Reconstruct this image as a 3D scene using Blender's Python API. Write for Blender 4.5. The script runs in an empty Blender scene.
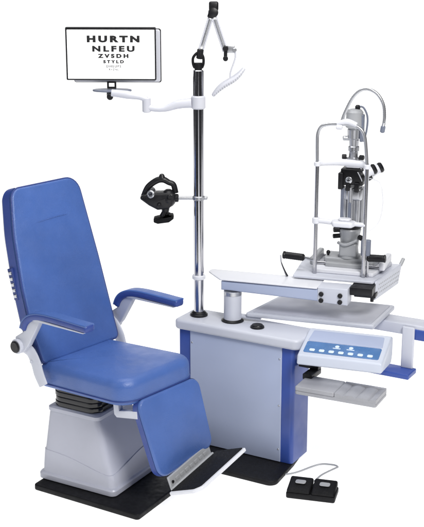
import bpy, bmesh, math, random
from mathutils import Vector, Matrix
random.seed(4)
scene = bpy.context.scene
COL = scene.collection
R = math.radians

# ------------------------------------------------------------------ materials
def lin(c):
    return tuple(((v / 255) / 12.92 if v / 255 <= 0.04045 else (((v / 255) + 0.055) / 1.055) ** 2.4) for v in c)

def mat(name, col, rough=0.4, metal=0.0, vary=0.06, scale=9.0, bump=0.0, wrinkle=0.0, bscale=300.0, coat=0.0, spec=0.5, rvary=0.1, emit=0.0, voronoi=False):
    m = bpy.data.materials.new(name); m.use_nodes = True
    nt = m.node_tree; N = nt.nodes; L = nt.links
    b = N['Principled BSDF']
    tc = N.new('ShaderNodeTexCoord')
    n1 = N.new('ShaderNodeTexNoise'); n1.inputs['Scale'].default_value = scale; n1.inputs['Detail'].default_value = 6
    L.new(tc.outputs['Object'], n1.inputs['Vector'])
    ramp = N.new('ShaderNodeMapRange')
    ramp.inputs['From Min'].default_value = 0.3; ramp.inputs['From Max'].default_value = 0.7
    ramp.inputs['To Min'].default_value = 1 - vary; ramp.inputs['To Max'].default_value = 1 + vary
    L.new(n1.outputs['Fac'], ramp.inputs['Value'])
    mul = N.new('ShaderNodeVectorMath'); mul.operation = 'SCALE'
    mul.inputs[0].default_value = col
    L.new(ramp.outputs['Result'], mul.inputs['Scale'])
    L.new(mul.outputs['Vector'], b.inputs['Base Color'])
    n2 = N.new('ShaderNodeTexNoise'); n2.inputs['Scale'].default_value = scale * 3.3; n2.inputs['Detail'].default_value = 4
    L.new(tc.outputs['Object'], n2.inputs['Vector'])
    rr = N.new('ShaderNodeMapRange')
    rr.inputs['From Min'].default_value = 0.3; rr.inputs['From Max'].default_value = 0.7
    rr.inputs['To Min'].default_value = max(0.02, rough * (1 - rvary * 2)); rr.inputs['To Max'].default_value = min(1, rough * (1 + rvary * 2))
    L.new(n2.outputs['Fac'], rr.inputs['Value']); L.new(rr.outputs['Result'], b.inputs['Roughness'])
    b.inputs['Metallic'].default_value = metal
    b.inputs['Specular IOR Level'].default_value = spec
    b.inputs['Coat Weight'].default_value = coat; b.inputs['Coat Roughness'].default_value = 0.12
    if emit:
        L.new(mul.outputs['Vector'], b.inputs['Emission Color']); b.inputs['Emission Strength'].default_value = emit
    if bump:
        if voronoi:
            n3 = N.new('ShaderNodeTexVoronoi'); out = n3.outputs['Distance']
        else:
            n3 = N.new('ShaderNodeTexNoise'); n3.inputs['Detail'].default_value = 3; out = n3.outputs['Fac']
        n3.inputs['Scale'].default_value = bscale
        L.new(tc.outputs['Object'], n3.inputs['Vector'])
        bp = N.new('ShaderNodeBump'); bp.inputs['Strength'].default_value = bump; bp.inputs['Distance'].default_value = 0.002
        L.new(out, bp.inputs['Height']); L.new(bp.outputs['Normal'], b.inputs['Normal'])
        if wrinkle:
            n4 = N.new('ShaderNodeTexNoise'); n4.inputs['Scale'].default_value = 9; n4.inputs['Detail'].default_value = 5; n4.inputs['Distortion'].default_value = 0.6
            L.new(tc.outputs['Object'], n4.inputs['Vector'])
            b2 = N.new('ShaderNodeBump'); b2.inputs['Strength'].default_value = wrinkle; b2.inputs['Distance'].default_value = 0.02
            L.new(n4.outputs['Fac'], b2.inputs['Height']); L.new(b2.outputs['Normal'], bp.inputs['Normal'])
    return m

BLUE   = mat('blue_vinyl', (0.058, 0.124, 0.370), 0.40, vary=0.09, scale=5, bump=0.35, bscale=300, voronoi=True, coat=0.05, wrinkle=0.16)
NAVY   = mat('navy_vinyl', (0.030, 0.062, 0.270), 0.45, vary=0.08, scale=6, bump=0.22, bscale=420, voronoi=True)
SEAM   = mat('navy_piping', (0.022, 0.045, 0.20), 0.5, vary=0.08, scale=20)
PANEL  = mat('bluegrey_paint', (0.385, 0.44, 0.60), 0.34, vary=0.04, scale=2.2, bump=0.06, bscale=500)
ROYAL  = mat('royal_blue_paint', (0.034, 0.076, 0.33), 0.36, vary=0.05, scale=4, bump=0.06, bscale=500)
COVER  = mat('grey_plastic_cover', (0.45, 0.463, 0.54), 0.38, vary=0.05, scale=4, bump=0.08, bscale=350)
LIGHTP = mat('pale_paint', (0.56, 0.58, 0.655), 0.36, vary=0.015, scale=5, bump=0.03, bscale=450)
WHITE  = mat('white_plastic', (0.70, 0.71, 0.76), 0.36, vary=0.008, scale=5, rvary=0.03)
GREYM  = mat('grey_metal_paint', (0.37, 0.38, 0.40), 0.4, metal=0.1, vary=0.03, scale=10, rvary=0.03)
DGREY  = mat('slate_grey_paint', (0.16, 0.18, 0.24), 0.4, vary=0.05, scale=14)
BLACK  = mat('black_plastic', (0.008, 0.008, 0.010), 0.38, vary=0.15, scale=20, bump=0.08, bscale=300, spec=0.35)
RUBBER = mat('black_rubber', (0.006, 0.006, 0.007), 0.6, vary=0.25, scale=30, bump=0.3, bscale=240, voronoi=True, spec=0.2)
STEEL  = mat('black_steel', (0.006, 0.006, 0.0075), 0.55, vary=0.2, scale=12, bump=0.15, bscale=300, spec=0.22)
CHROME = mat('dark_chrome', (0.48, 0.48, 0.51), 0.14, metal=1.0, vary=0.02, scale=6, rvary=0.03)
ARMW   = mat('offwhite_enamel', (0.58, 0.59, 0.65), 0.36, vary=0.012, scale=6, rvary=0.03)
SATIN  = mat('satin_metal', (0.52, 0.53, 0.56), 0.32, metal=0.9, vary=0.02, scale=8, rvary=0.03)
TRAYM  = mat('grey_tray_plastic', (0.33, 0.335, 0.365), 0.4, vary=0.05, scale=10, bump=0.06, bscale=300)
CASE   = mat('pale_blue_case', (0.54, 0.58, 0.68), 0.36, vary=0.012, scale=6, bump=0.04, bscale=400, rvary=0.03)
PADBLU = mat('console_blue_film', (0.075, 0.18, 0.40), 0.25, vary=0.12, scale=12, coat=0.3)
BUTTON = mat('pale_button', (0.62, 0.72, 0.85), 0.35, vary=0.03, scale=40)
SCREEN = mat('lit_screen', (0.90, 0.90, 0.90), 0.3, vary=0.006, scale=3, emit=0.75)
INK    = mat('chart_ink', (0.008, 0.008, 0.009), 0.5, vary=0.1, scale=40)
FAINT  = mat('faint_ink', (0.55, 0.55, 0.57), 0.5, vary=0.05, scale=40, emit=0.45)
GLOSS  = mat('glossy_black', (0.006, 0.006, 0.008), 0.22, vary=0.1, scale=15, spec=0.5)
GLASS  = mat('dark_lens', (0.02, 0.022, 0.03), 0.05, vary=0.05, scale=30, coat=0.8)

# ------------------------------------------------------------------ mesh builder
class MB:
    def __init__(s): s.bm = bmesh.new()
    def _add(s, verts, faces, M=None):
        vs = [s.bm.verts.new((M @ Vector(v)) if M else Vector(v)) for v in verts]
        for f in faces:
            try: s.bm.faces.new([vs[i] for i in f])
            except ValueError: pass
        return s
    def rings(s, rings, cap0=True, cap1=True, M=None):
        n = len(rings[0]); V = [p for r in rings for p in r]; F = []
        for k in range(len(rings) - 1):
            for i in range(n):
                j = (i + 1) % n
                F.append((k*n+i, k*n+j, (k+1)*n+j, (k+1)*n+i))
        if cap0: F.append(tuple(reversed(range(n))))
        if cap1: F.append(tuple(range((len(rings)-1)*n, len(rings)*n)))
        return s._add(V, F, M)
    def prism(s, poly, z0, z1, r=0.004, seg=3, M=None):
        """polygon (CCW) pulled from z0 to z1 with rounded top and bottom rims"""
        r = min(r, abs(z1 - z0) * 0.49); rr = []
        for k in range(seg + 1):
            a = math.pi / 2 * k / seg
            rr.append((r * (1 - math.sin(a)), z0 + r * (1 - math.cos(a))))
        for k in range(seg + 1):
            a = math.pi / 2 * (1 - k / seg)
            rr.append((r * (1 - math.sin(a)), z1 - r * (1 - math.cos(a))))
        return s.rings([[(x, y, z) for x, y in inset(poly, d)] for d, z in rr], M=M)
    def box(s, x0, x1, y0, y1, z0, z1, r=0.004, c=0.004, seg=3, M=None):
        return s.prism(rrect(x0, x1, y0, y1, max(c, r * 1.05)), z0, z1, r, seg, M)
    def cyl(s, p0, p1, r0, r1=None, n=28, b=0.0, M=None):
        r1 = r0 if r1 is None else r1
        p0, p1 = Vector(p0), Vector(p1); ax = (p1 - p0); L = ax.length; ax.normalize()
        prof = [(0, max(r0 - b, 0.0004)), (b, r0), (L - b, r1), (L, max(r1 - b, 0.0004))] if b else [(0, r0), (L, r1)]
        return s.lathe(prof, p0, ax, n, M)
    def lathe(s, prof, p0, ax=(0, 0, 1), n=32, M=None):
        p0, ax = Vector(p0), Vector(ax).normalized()
        t = Vector((0, 0, 1)) if abs(ax.z) < 0.9 else Vector((1, 0, 0))
        a = ax.cross(t).normalized(); b = ax.cross(a)
        return s.rings([[tuple(p0 + ax * d + a * (r * math.cos(2*math.pi*i/n)) + b * (r * math.sin(2*math.pi*i/n))) for i in range(n)][::-1] for d, r in prof], M=M)
    def tube(s, pts, r, n=14, smooth=0, flat=1.0, M=None, up=None):
        pts = [Vector(p) for p in pts]; rad = list(r) if isinstance(r, (list, tuple)) else [r] * len(pts)
        if smooth: pts, rad = spline(pts, rad, smooth)
        rings = []; prev = None
        for i, p in enumerate(pts):
            d = (pts[min(i+1, len(pts)-1)] - pts[max(i-1, 0)]).normalized()
            if prev is None:
                t = Vector(up) if up else (Vector((0, 0, 1)) if abs(d.z) < 0.9 else Vector((1, 0, 0)))
            else: t = prev
            b = (t - d * t.dot(d)).normalized(); prev = b; a = d.cross(b)
            rings.append([tuple(p + a * (rad[i] * math.cos(2*math.pi*k/n)) + b * (rad[i] * flat * math.sin(2*math.pi*k/n))) for k in range(n)])
        return s.rings(rings, M=M)
    def build(s, name, m, parent=None, sharp=32, M=None, label=None):
        bmesh.ops.recalc_face_normals(s.bm, faces=s.bm.faces)
        me = bpy.data.meshes.new(name)
        root = parent
        while root is not None and root.parent is not None: root = root.parent
        if M is not None: s.bm.transform(M)
        if root is not None: s.bm.transform(Matrix.Translation(-root.location))
        s.bm.to_mesh(me); s.bm.free()
        for p in me.polygons: p.use_smooth = True
        me.set_sharp_from_angle(angle=R(sharp))
        me.materials.append(m)
        o = bpy.data.objects.new(name, me); COL.objects.link(o)
        if parent is not None: o.parent = parent
        if label: o['label'] = label
        return o

def rrect(x0, x1, y0, y1, r, n=6):
    r = min(r, (x1-x0)*.499, (y1-y0)*.499); P = []
    for cx, cy, a0 in ((x1-r, y0+r, -90), (x1-r, y1-r, 0), (x0+r, y1-r, 90), (x0+r, y0+r, 180)):
        for k in range(n + 1):
            a = R(a0 + 90 * k / n); P.append((cx + r*math.cos(a), cy + r*math.sin(a)))
    return P

def rpoly(pts, r, n=7):
    """round the corners of a convex CCW polygon; r is one radius or one per corner"""
    out = []; m = len(pts); rs = r if isinstance(r, (list, tuple)) else [r]*m
    for i in range(m):
        p = Vector(pts[i]); a = (Vector(pts[i-1]) - p); b = (Vector(pts[(i+1) % m]) - p)
        la, lb = a.length, b.length; a.normalize(); b.normalize()
        th = a.angle(b); d = min(rs[i] / math.tan(th/2), la*.49, lb*.49); rr = d * math.tan(th/2)
        c = p + (a + b).normalized() * (rr / math.sin(th/2))
        s0 = p + a*d - c; s1 = p + b*d - c
        a0 = math.atan2(s0.y, s0.x); da = math.atan2(s1.y, s1.x) - a0
        while da < 0: da += 2*math.pi
        for k in range(n + 1):
            out.append((c.x + rr*math.cos(a0 + da*k/n), c.y + rr*math.sin(a0 + da*k/n)))
    return out

def inset(poly, d):
    if d == 0: return list(poly)
    n = len(poly); out = []
    for i in range(n):
        p = Vector(poly[i]); j = i-1
        while (Vector(poly[j]) - p).length < 1e-6: j -= 1
        k = (i+1) % n
        while (Vector(poly[k]) - p).length < 1e-6: k = (k+1) % n
        e0 = (p - Vector(poly[j])).normalized(); e1 = (Vector(poly[k]) - p).normalized()
        n0 = Vector((-e0.y, e0.x)); n1 = Vector((-e1.y, e1.x)); nn = n0 + n1
        if nn.length < 1e-6: nn = n0.copy()
        nn.normalize(); q = p + nn * (d / max(0.35, nn.dot(n0))); out.append((q.x, q.y))
    return out

def spline(pts, rad, sub):
    P, Q = [], []
    n = len(pts)
    for i in range(n - 1):
        p0, p1, p2, p3 = pts[max(i-1, 0)], pts[i], pts[i+1], pts[min(i+2, n-1)]
        for k in range(sub):
            t = k / sub
            P.append(0.5*((2*p1) + (p2-p0)*t + (2*p0-5*p1+4*p2-p3)*t*t + (3*p1-p0-3*p2+p3)*t**3))
            Q.append(rad[i]*(1-t) + rad[i+1]*t)
    P.append(pts[-1]); Q.append(rad[-1]); return P, Q

def thing(name, label, cat, loc):
    o = bpy.data.objects.new(name, None); COL.objects.link(o); o.location = loc
    o.empty_display_size = 0.1
    o['label'] = label; o['category'] = cat
    return o

def cushion(poly, t, er, dome, M, under=0.012):
    """upholstered pad: outline poly (local xy), thickness t (local z from 0 to t), edge radius er, domed face"""
    mb = MB(); rings = []; S = 7
    for k in range(4):
        a = math.pi/2*k/3; rings.append((under*(1-math.sin(a)), under*(1-math.cos(a))))
    for k in range(S+1):
        a = math.pi/2*k/S; rings.append((er*(1-math.cos(a)), t - er + er*math.sin(a)))
    base = [[(x, y, z) for x, y in inset(poly, d)] for d, z in rings]
    last = inset(poly, er); cx = sum(p[0] for p in last)/len(last); cy = sum(p[1] for p in last)/len(last)
    for k in range(1, 11):
        f = 1 - k/10.5; h = t + dome*(1 - f**2.6)
        base.append([(cx + (x-cx)*f, cy + (y-cy)*f, h) for x, y in last])
    mb.rings(base, M=M); return mb

# ------------------------------------------------------------------ frames
def frame(o, f, w, u):
    """local x,y,z axes f,w,u at origin o"""
    M = Matrix.Identity(4)
    for i, v in enumerate((f, w, u)):
        for k in range(3): M[k][i] = v[k]
    for k in range(3): M[k][3] = o[k]
    return M

# ================================================================== SETTING: white studio floor sweeping up far behind
m = mat('glowing_sweep', (0.62, 0.62, 0.62), 0.9, vary=0.004, emit=0.0, spec=0.0)
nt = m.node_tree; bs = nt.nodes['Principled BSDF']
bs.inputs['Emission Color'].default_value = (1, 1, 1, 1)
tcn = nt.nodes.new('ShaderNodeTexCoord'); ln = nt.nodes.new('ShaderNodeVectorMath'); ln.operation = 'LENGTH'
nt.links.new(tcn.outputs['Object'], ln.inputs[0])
mrn = nt.nodes.new('ShaderNodeMapRange'); mrn.interpolation_type = 'SMOOTHSTEP'     # floor's own added glow, washing out shadows: dimmer near the set, full beyond
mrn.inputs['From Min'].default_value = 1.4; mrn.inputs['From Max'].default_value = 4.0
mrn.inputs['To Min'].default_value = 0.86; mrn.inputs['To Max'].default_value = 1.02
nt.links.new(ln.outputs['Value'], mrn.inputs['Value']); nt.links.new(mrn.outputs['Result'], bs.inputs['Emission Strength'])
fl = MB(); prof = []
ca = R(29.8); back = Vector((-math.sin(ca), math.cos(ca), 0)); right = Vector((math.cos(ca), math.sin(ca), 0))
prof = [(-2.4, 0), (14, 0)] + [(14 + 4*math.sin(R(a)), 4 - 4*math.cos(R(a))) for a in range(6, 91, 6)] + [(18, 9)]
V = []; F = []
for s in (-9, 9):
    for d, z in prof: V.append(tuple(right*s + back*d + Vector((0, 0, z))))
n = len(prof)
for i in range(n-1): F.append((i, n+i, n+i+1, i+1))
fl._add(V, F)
ap = [right*x + back*d for x, d in ((-1.2, -13.0), (1.7, -13.0), (1.7, -2.4), (-1.2, -2.4))]     # unseen glowing strip towards the camera, added to streak the chrome
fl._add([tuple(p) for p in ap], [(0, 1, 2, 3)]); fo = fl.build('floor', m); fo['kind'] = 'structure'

# ================================================================== EXAMINATION CHAIR
CH = Vector((-0.72, -0.31, 0)); ph = R(-10)
F_ = Vector((math.cos(ph), math.sin(ph), 0)); W_ = Vector((-math.sin(ph), math.cos(ph), 0)); Z_ = Vector((0, 0, 1))
MC = frame(CH, F_, W_, Z_)
chair = thing('examination_chair', 'blue upholstered reclining examination chair with armrests and footrest on a black floor plate', 'examination chair', CH)

mb = MB(); mb.prism(rpoly([(-1.045, -0.625), (-0.405, -0.640), (-0.405, -0.06), (-1.045, -0.06)], 0.02), 0, 0.030, 0.006)
mb.build('base_plate', STEEL, chair)

def loft_rect(mb, secs, n=6):
    def sag(x, y, z):      # the moulded step dips towards the front corner
        k = max(0, 1 - abs(z - 0.195)/0.09); return 0.060*min(1, 1.6*k)*math.exp(-((x + 0.63)**2 + (y + 0.53)**2)/0.045)
    out = []
    for (x0, x1, y0, y1, z, r) in secs:
        ring = []; P = rrect(x0, x1, y0, y1, r, n)
        for i, (x, y) in enumerate(P):
            q = P[(i + 1) % len(P)]; m_ = 10 if math.hypot(q[0]-x, q[1]-y) > 0.1 else 1
            for j in range(m_):
                X = x + (q[0]-x)*j/m_; Y = y + (q[1]-y)*j/m_; ring.append((X, Y, z - sag(X, Y, z)))
        out.append(ring)
    mb.rings(out)
mb = MB()
c = 0.03
loft_rect(mb, [(-1.062, -0.606, -0.550, -0.13, 0.031, c), (-1.068, -0.600, -0.556, -0.124, 0.036, c), (-1.068, -0.600, -0.556, -0.124, 0.060, c),
               (-1.064, -0.604, -0.552, -0.128, 0.067, c), (-1.056, -0.614, -0.543, -0.138, 0.070, c), (-1.054, -0.617, -0.540, -0.141, 0.078, c),
               (-1.053, -0.619, -0.539, -0.143, 0.105, c), (-1.049, -0.630, -0.532, -0.148, 0.188, c)])
loft_rect(mb, [(-1.048, -0.631, -0.531, -0.149, 0.182, c), (-1.045, -0.642, -0.527, -0.153, 0.200, c), (-1.043, -0.662, -0.520, -0.160, 0.240, c), (-1.040, -0.692, -0.510, -0.168, 0.30, c), (-1.036, -0.720, -0.500, -0.178, 0.365, c),
               (-1.034, -0.728, -0.497, -0.182, 0.385, c), (-1.038, -0.722, -0.502, -0.176, 0.391, c), (-1.038, -0.722, -0.502, -0.176, 0.407, c), (-1.026, -0.730, -0.492, -0.186, 0.415, c), (-0.99, -0.752, -0.470, -0.21, 0.419, c)])
mb.build('pedestal_cover', COVER, chair, sharp=24)
mb = MB()
for k in range(4):
    z = 0.418 + k*0.0262
    mb.prism(rrect(-1.018 + 0.004*(k % 2), -0.735 - 0.004*(k % 2), -0.492, -0.20, 0.06), z, z + 0.0258, 0.004)
mb.build('turntable', GLOSS, chair)
mb = MB(); mb.box(-0.22, 0.16, -0.17, 0.17, 0.522, 0.546, M=MC); mb.build('seat_frame', DGREY, chair)

# seat (tilted a little, front edge raised)
tl = R(3.6); Ft = F_*math.cos(tl) + Z_*math.sin(tl); Ut = Z_*math.cos(tl) - F_*math.sin(tl)
MS = frame(CH + Z_*0.534, Ft, W_, Ut)
seat = cushion(rpoly([(-0.305, -0.262), (0.302, -0.270), (0.302, 0.252), (-0.305, 0.240)], [0.03, 0.10, 0.10, 0.03]), 0.128, 0.046, 0.010, MS, 0.02).build('seat', BLUE, chair)
mb = MB(); pl = inset(rpoly([(-0.305, -0.262), (0.302, -0.270), (0.302, 0.252), (-0.305, 0.240)], [0.03, 0.10, 0.10, 0.03]), -0.001)
mb.tube([(x, y, 0.022) for x, y in pl] + [(pl[0][0], pl[0][1], 0.022)], 0.0035, 8, M=MS); mb.build('piping', SEAM, seat)

# backrest: face normal leans back
lo = CH + F_*(-0.262) + Z_*0.640; hi = CH + F_*(-0.505) + Z_*1.487
Ub = (hi - lo).normalized(); Nb = (W_.cross(Ub)).normalized()
if Nb.dot(F_) < 0: Nb = -Nb
Lb = (hi - lo).length
MBk = frame(lo - Nb*0.085, W_, Ub, Nb)     # local x = across, y = up, z = towards the sitter
bpoly = rpoly([(-0.262, 0.0), (0.272, 0.0), (0.258, 0.45), (0.232, Lb), (-0.216, Lb), (-0.262, 0.66), (-0.286, 0.40), (-0.288, 0.20)], [0.03, 0.03, 1.5, 0.085, 0.065, 0.8, 0.8, 0.5])
bk = cushion(bpoly, 0.085, 0.016, 0.012, MBk, 0.02).build('backrest', BLUE, chair)
mb = MB(); q = inset(bpoly, 0.002)
mb.tube([(x, y, 0.077) for x, y in q] + [(q[0][0], q[0][1], 0.077)], 0.0042, 8, M=MBk); mb.build('piping', SEAM, bk)
mb = MB(); q0 = inset(bpoly, -0.0025)      # darker side band round the back cushion
mb.rings([[(x, y, 0.012) for x, y in q0], [(x, y, 0.068) for x, y in q0]], cap0=False, cap1=False, M=MBk)
mb.build('side_band', NAVY, bk)
mb = MB(); mb.prism(inset(bpoly, 0.012), -0.016, 0.004, 0.008, M=MBk); mb.build('back_shell', LIGHTP, bk)
# faint horizontal head crease
mb = MB(); mb.tube([(-0.11, Lb-0.190, 0.0945), (-0.05, Lb-0.185, 0.0955), (0.03, Lb-0.182, 0.0955), (0.10, Lb-0.184, 0.0945)], [0.0003, 0.0016, 0.0016, 0.0003], 8, 6, M=MBk); mb.build('head_seam', BLUE, bk)
# button strip on the left side of the backrest
kp = MB(); kp.box(0.34, 0.50, 0.006, 0.040, -0.2920, -0.2780, 0.003, M=MBk @ Matrix(((0, 0, 1, 0), (1, 0, 0, 0), (0, 1, 0, 0), (0, 0, 0, 1)))); 
kpo = kp.build('keypad', SEAM, bk)
for k in range(5):
    b = MB(); b.box(0.352 + k*0.029, 0.369 + k*0.029, 0.012, 0.034, -0.2955, -0.2915, 0.002, M=MBk @ Matrix(((0, 0, 1, 0), (1, 0, 0, 0), (0, 1, 0, 0), (0, 0, 0, 1))))
    b.build('button', SATIN, bk)

def chair_pts(pts): return [CH + F_*f + W_*w + Z_*z for f, w, z in pts]
# armrests
def armrest(w, zo, sgn, fo=0.0, sh=0.0):
    pad = MB()
    c = [(-0.328+fo, w, 0.816+zo), (-0.312+fo, w, 0.852+zo), (-0.282+fo, w, 0.882+zo), (-0.232+fo, w, 0.903+zo), (-0.16+fo, w, 0.913+zo), (-0.06+fo, w, 0.915+zo), (0.08+fo-sh, w, 0.914+zo), (0.125+fo-sh, w, 0.914+zo)]
    pts, rad = spline([Vector(p) for p in c], [1]*len(c), 6)
    rings = []
    for i, p in enumerate(pts):
        d = (pts[min(i+1, len(pts)-1)] - pts[max(i-1, 0)]).normalized(); nrm = Vector((-d.z, 0, d.x))
        e = min(i, len(pts)-1-i); s = [0.72, 0.9, 0.97][e] if e < 3 else 1.0
        hw, hh = 0.032*s, 0.0185*s
        ring = []
        for x, y in rrect(-hw, hw, -hh, hh, 0.015*s, 4): ring.append(tuple(p + Vector((0, x, 0)) + nrm*y))
        rings.append(ring)
    pad.rings(rings, M=MC); po = pad.build('armrest', NAVY, chair, sharp=50)
    tp = MB(); rings = []
    for i, p in enumerate(pts[1:-1]):
        i += 1; d = (pts[i+1] - pts[i-1]).normalized(); nrm = Vector((-d.z, 0, d.x))
        rings.append([tuple(p + Vector((0, x, 0)) + nrm*y) for x, y in rrect(-0.031, 0.031, 0.008, 0.0205, 0.010, 4)])
    tp.rings(rings, M=MC); tp.build('arm_cushion', BLUE, po, sharp=50)
    # pale metal carrier under the pad and down to the seat hinge
    sp = MB()
    outer = [(-0.395, 0.700), (-0.345, 0.690), (-0.300, 0.735), (-0.230, 0.845), (-0.205, 0.888), (-0.295, 0.872), (-0.330, 0.805), (-0.392, 0.765)]
    poly = [(f+fo, z+zo) for f, z in outer]
    Mv = MC @ Matrix(((1, 0, 0, 0), (0, 0, -1, 0), (0, 1, 0, 0), (0, 0, 0, 1)))
    wi = w - 0.016 if sgn < 0 else w - 0.016
    sp.prism(poly, -(wi + 0.032), -wi, 0.005, M=Mv)
    under = [(-0.26, 0.880), (0.100-sh, 0.889), (0.110-sh, 0.896), (-0.245, 0.895)]
    sp.prism([(f+fo, z+zo) for f, z in under], -(w + 0.026), -(w - 0.026), 0.003, M=Mv)
    so = sp.build('armrest_bracket', LIGHTP, chair)
    hb = MB(); c0 = Vector((-0.370+fo, w, 0.722+zo))
    hb.cyl(c0 + Vector((0, -0.034, 0)), c0 + Vector((0, 0.034, 0)), 0.038, b=0.004, M=MC); hb.build('hinge_hub', LIGHTP, so)
    kb = MB(); kb.cyl(c0 + Vector((0, sgn*0.033, 0)), c0 + Vector((0, sgn*0.046, 0)), 0.030, b=0.004, M=MC); kb.build('hub_cap', BLACK, so)
    return po
armrest(-0.315, 0.010, -1)
armrest(0.305, -0.012, 1, 0.032, 0.02)
# pale side arms joining backrest hinge and seat
for w, nm in ((-0.300, -1), (0.285, 1)):
    sp = MB(); Mv = MC @ Matrix(((1, 0, 0, 0), (0, 0, -1, 0), (0, 1, 0, 0), (0, 0, 0, 1)))
    c = [(-0.370, w, 0.720), (-0.318, w, 0.705), (-0.282, w, 0.655), (-0.262, w, 0.600), (-0.232, w, 0.548)]
    sp.tube(c, [0.030, 0.034, 0.036, 0.036, 0.032], 16, 6, flat=0.36, M=MC, up=(0, 1, 0))
    sp.cyl((-0.30, w, 0.66), (-0.30, w - 0.018, 0.66), 0.007, M=MC)
    sp.build('side_arm', LIGHTP, chair, sharp=50)

# leg rest
l0 = CH + F_*0.315 + Z_*0.575; l1 = CH + F_*0.418 + Z_*0.210
Dl = (l0 - l1).normalized(); Nl = W_.cross(Dl).normalized()
if Nl.dot(F_) < 0: Nl = -Nl
Ll = (l0 - l1).length
ML = frame(l1 - Nl*0.055, W_, Dl, Nl)
lp = rpoly([(-0.166, -0.022), (0.240, 0.018), (0.235, Ll), (-0.208, Ll)], [0.065, 0.055, 0.055, 0.045])
leg = cushion(lp, 0.058, 0.016, 0.012, ML, 0.015).build('leg_rest', BLUE, chair)
mb = MB(); q0 = inset(lp, -0.002)
mb.rings([[(x, y, 0.010) for x, y in q0], [(x, y, 0.042) for x, y in q0]], cap0=False, cap1=False, M=ML); mb.build('side_band', NAVY, leg)
# L-shaped pale link between seat and leg rest
mb = MB()
for w in (-0.206,):
    Mv = MC @ Matrix(((1, 0, 0, 0), (0, 0, -1, 0), (0, 1, 0, 0), (0, 0, 0, 1)))
    mb.prism([(0.150, 0.548), (0.158, 0.470), (0.175, 0.458), (0.310, 0.485), (0.310, 0.524), (0.192, 0.497), (0.184, 0.548)], -(w+0.03), -(w-0.0), 0.003, M=Mv)
mb.build('leg_rest_link', LIGHTP, chair)

# foot rest: grey hinge strip, white framed tread
a0 = CH + F_*0.458 + W_*0.018 + Z_*0.166; fr_ = R(6); F2 = F_*math.cos(fr_) + W_*math.sin(fr_); W2 = W_*math.cos(fr_) - F_*math.sin(fr_); rl = R(7); W2 = (W2*math.cos(rl) + Z_*math.sin(rl))
ft = R(20); Ff = F2*math.cos(ft) + Z_*math.sin(ft); Uf = Ff.cross(W2).normalized(); W2 = Uf.cross(Ff)
MF = frame(a0, Ff, W2, Uf)
mb = MB(); outl = rpoly([(0.0, -0.200), (0.15, -0.200), (0.185, -0.165), (0.185, 0.235), (0.0, 0.235)], [0.006, 0.03, 0.03, 0.012, 0.006])
mb.prism(outl, -0.010, 0.006, 0.004, M=MF); frm = mb.build('footrest', WHITE, chair)
mb = MB(); mb.prism(rpoly([(0.004, -0.186), (0.142, -0.186), (0.170, -0.158), (0.170, 0.230), (0.004, 0.230)], [0.004, 0.02, 0.02, 0.008, 0.004]), 0.0055, 0.0095, 0.0015, M=MF)
mb.build('footrest_tread', RUBBER, chair)
mb = MB(); hg0 = l1 - Nl*0.030 + Dl*0.02
MH = frame(CH + F_*0.438 + W_*0.01 + Z_*0.163, W2, W2.cross(Nl).normalized()*-1, W2.cross(W2.cross(Nl)).normalized()*-1)
mb.box(-0.155, 0.205, 0.0, 0.062, 0.0, 0.014, 0.003, M=MH)
for k in range(7): mb.box(-0.11 + k*0.042, -0.080 + k*0.042, 0.022, 0.040, 0.0135, 0.0165, 0.001, M=MH)
mb.cyl((-0.16, 0.002, 0.016), (0.21, 0.002, 0.016), 0.009, M=MH)
mb.build('footrest_hinge', GREYM, chair)
mb = MB(); mb.cyl((-0.138, 0.032, 0.013), (-0.138, 0.032, 0.020), 0.007, M=MH); mb.build('hinge_bolt', BLACK, chair)

# ================================================================== INSTRUMENT STAND
ST = Vector((-0.35, 0.315, 0))
stand = thing('instrument_stand', 'pale blue-grey and royal blue instrument cabinet with chrome pole, swing table and side console', 'instrument stand', ST)
mb = MB(); mb.prism(rpoly([(-0.74, -0.005), (0.0, -0.005), (-0.022, 0.26), (-0.05, 0.43), (-0.74, 0.43)], [0.02, 0.045, 0.02, 0.02, 0.02]), 0, 0.026, 0.006); mb.build('base_plate', STEEL, stand)
mb = MB(); mb.prism(rpoly([(-0.700, 0.228), (-0.018, 0.228), (-0.018, 0.418), (-0.700, 0.418)], [0.008, 0.022, 0.008, 0.008]), 0.026, 0.665, 0.004); body = mb.build('cabinet_body', ROYAL, stand)
mb = MB(); mb.box(-0.628, -0.083, 0.2205, 0.2285, 0.030, 0.664, 0.0025, c=0.004); pan = mb.build('front_panel', PANEL, body)
for z in (0.10, 0.345, 0.60):
    for x in (-0.095, -0.616):
        s = MB(); s.cyl((x, 0.2212, z), (x, 0.2185, z), 0.005, n=14, b=0.001); s.build('screw', SATIN, body)
mb = MB(); mb.prism(rpoly([(-0.718, 0.200), (0.024, 0.200), (0.024, 0.432), (-0.718, 0.432)], [0.03, 0.045, 0.03, 0.03]), 0.666, 0.722, 0.016, 5); top = mb.build('cabinet_top', LIGHTP, stand)

# pole
PX, PY = -0.629, 0.318
mb = MB(); mb.cyl((PX, PY, 0.722), (PX, PY, 2.030), 0.0275, n=48, b=0.004); pole = mb.build('pole', CHROME, stand)
mb = MB(); mb.lathe([(0, 0.047), (0.010, 0.047), (0.014, 0.041), (0.018, 0.040), (0.026, 0.031)], (PX, PY, 0.7215)); mb.build('pole_foot', BLACK, pole)
mb = MB(); mb.lathe([(0, 0.030), (0.004, 0.036), (0.020, 0.036), (0.024, 0.030)], (PX, PY, 0.925)); mb.build('pole_collar', WHITE, pole)
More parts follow.
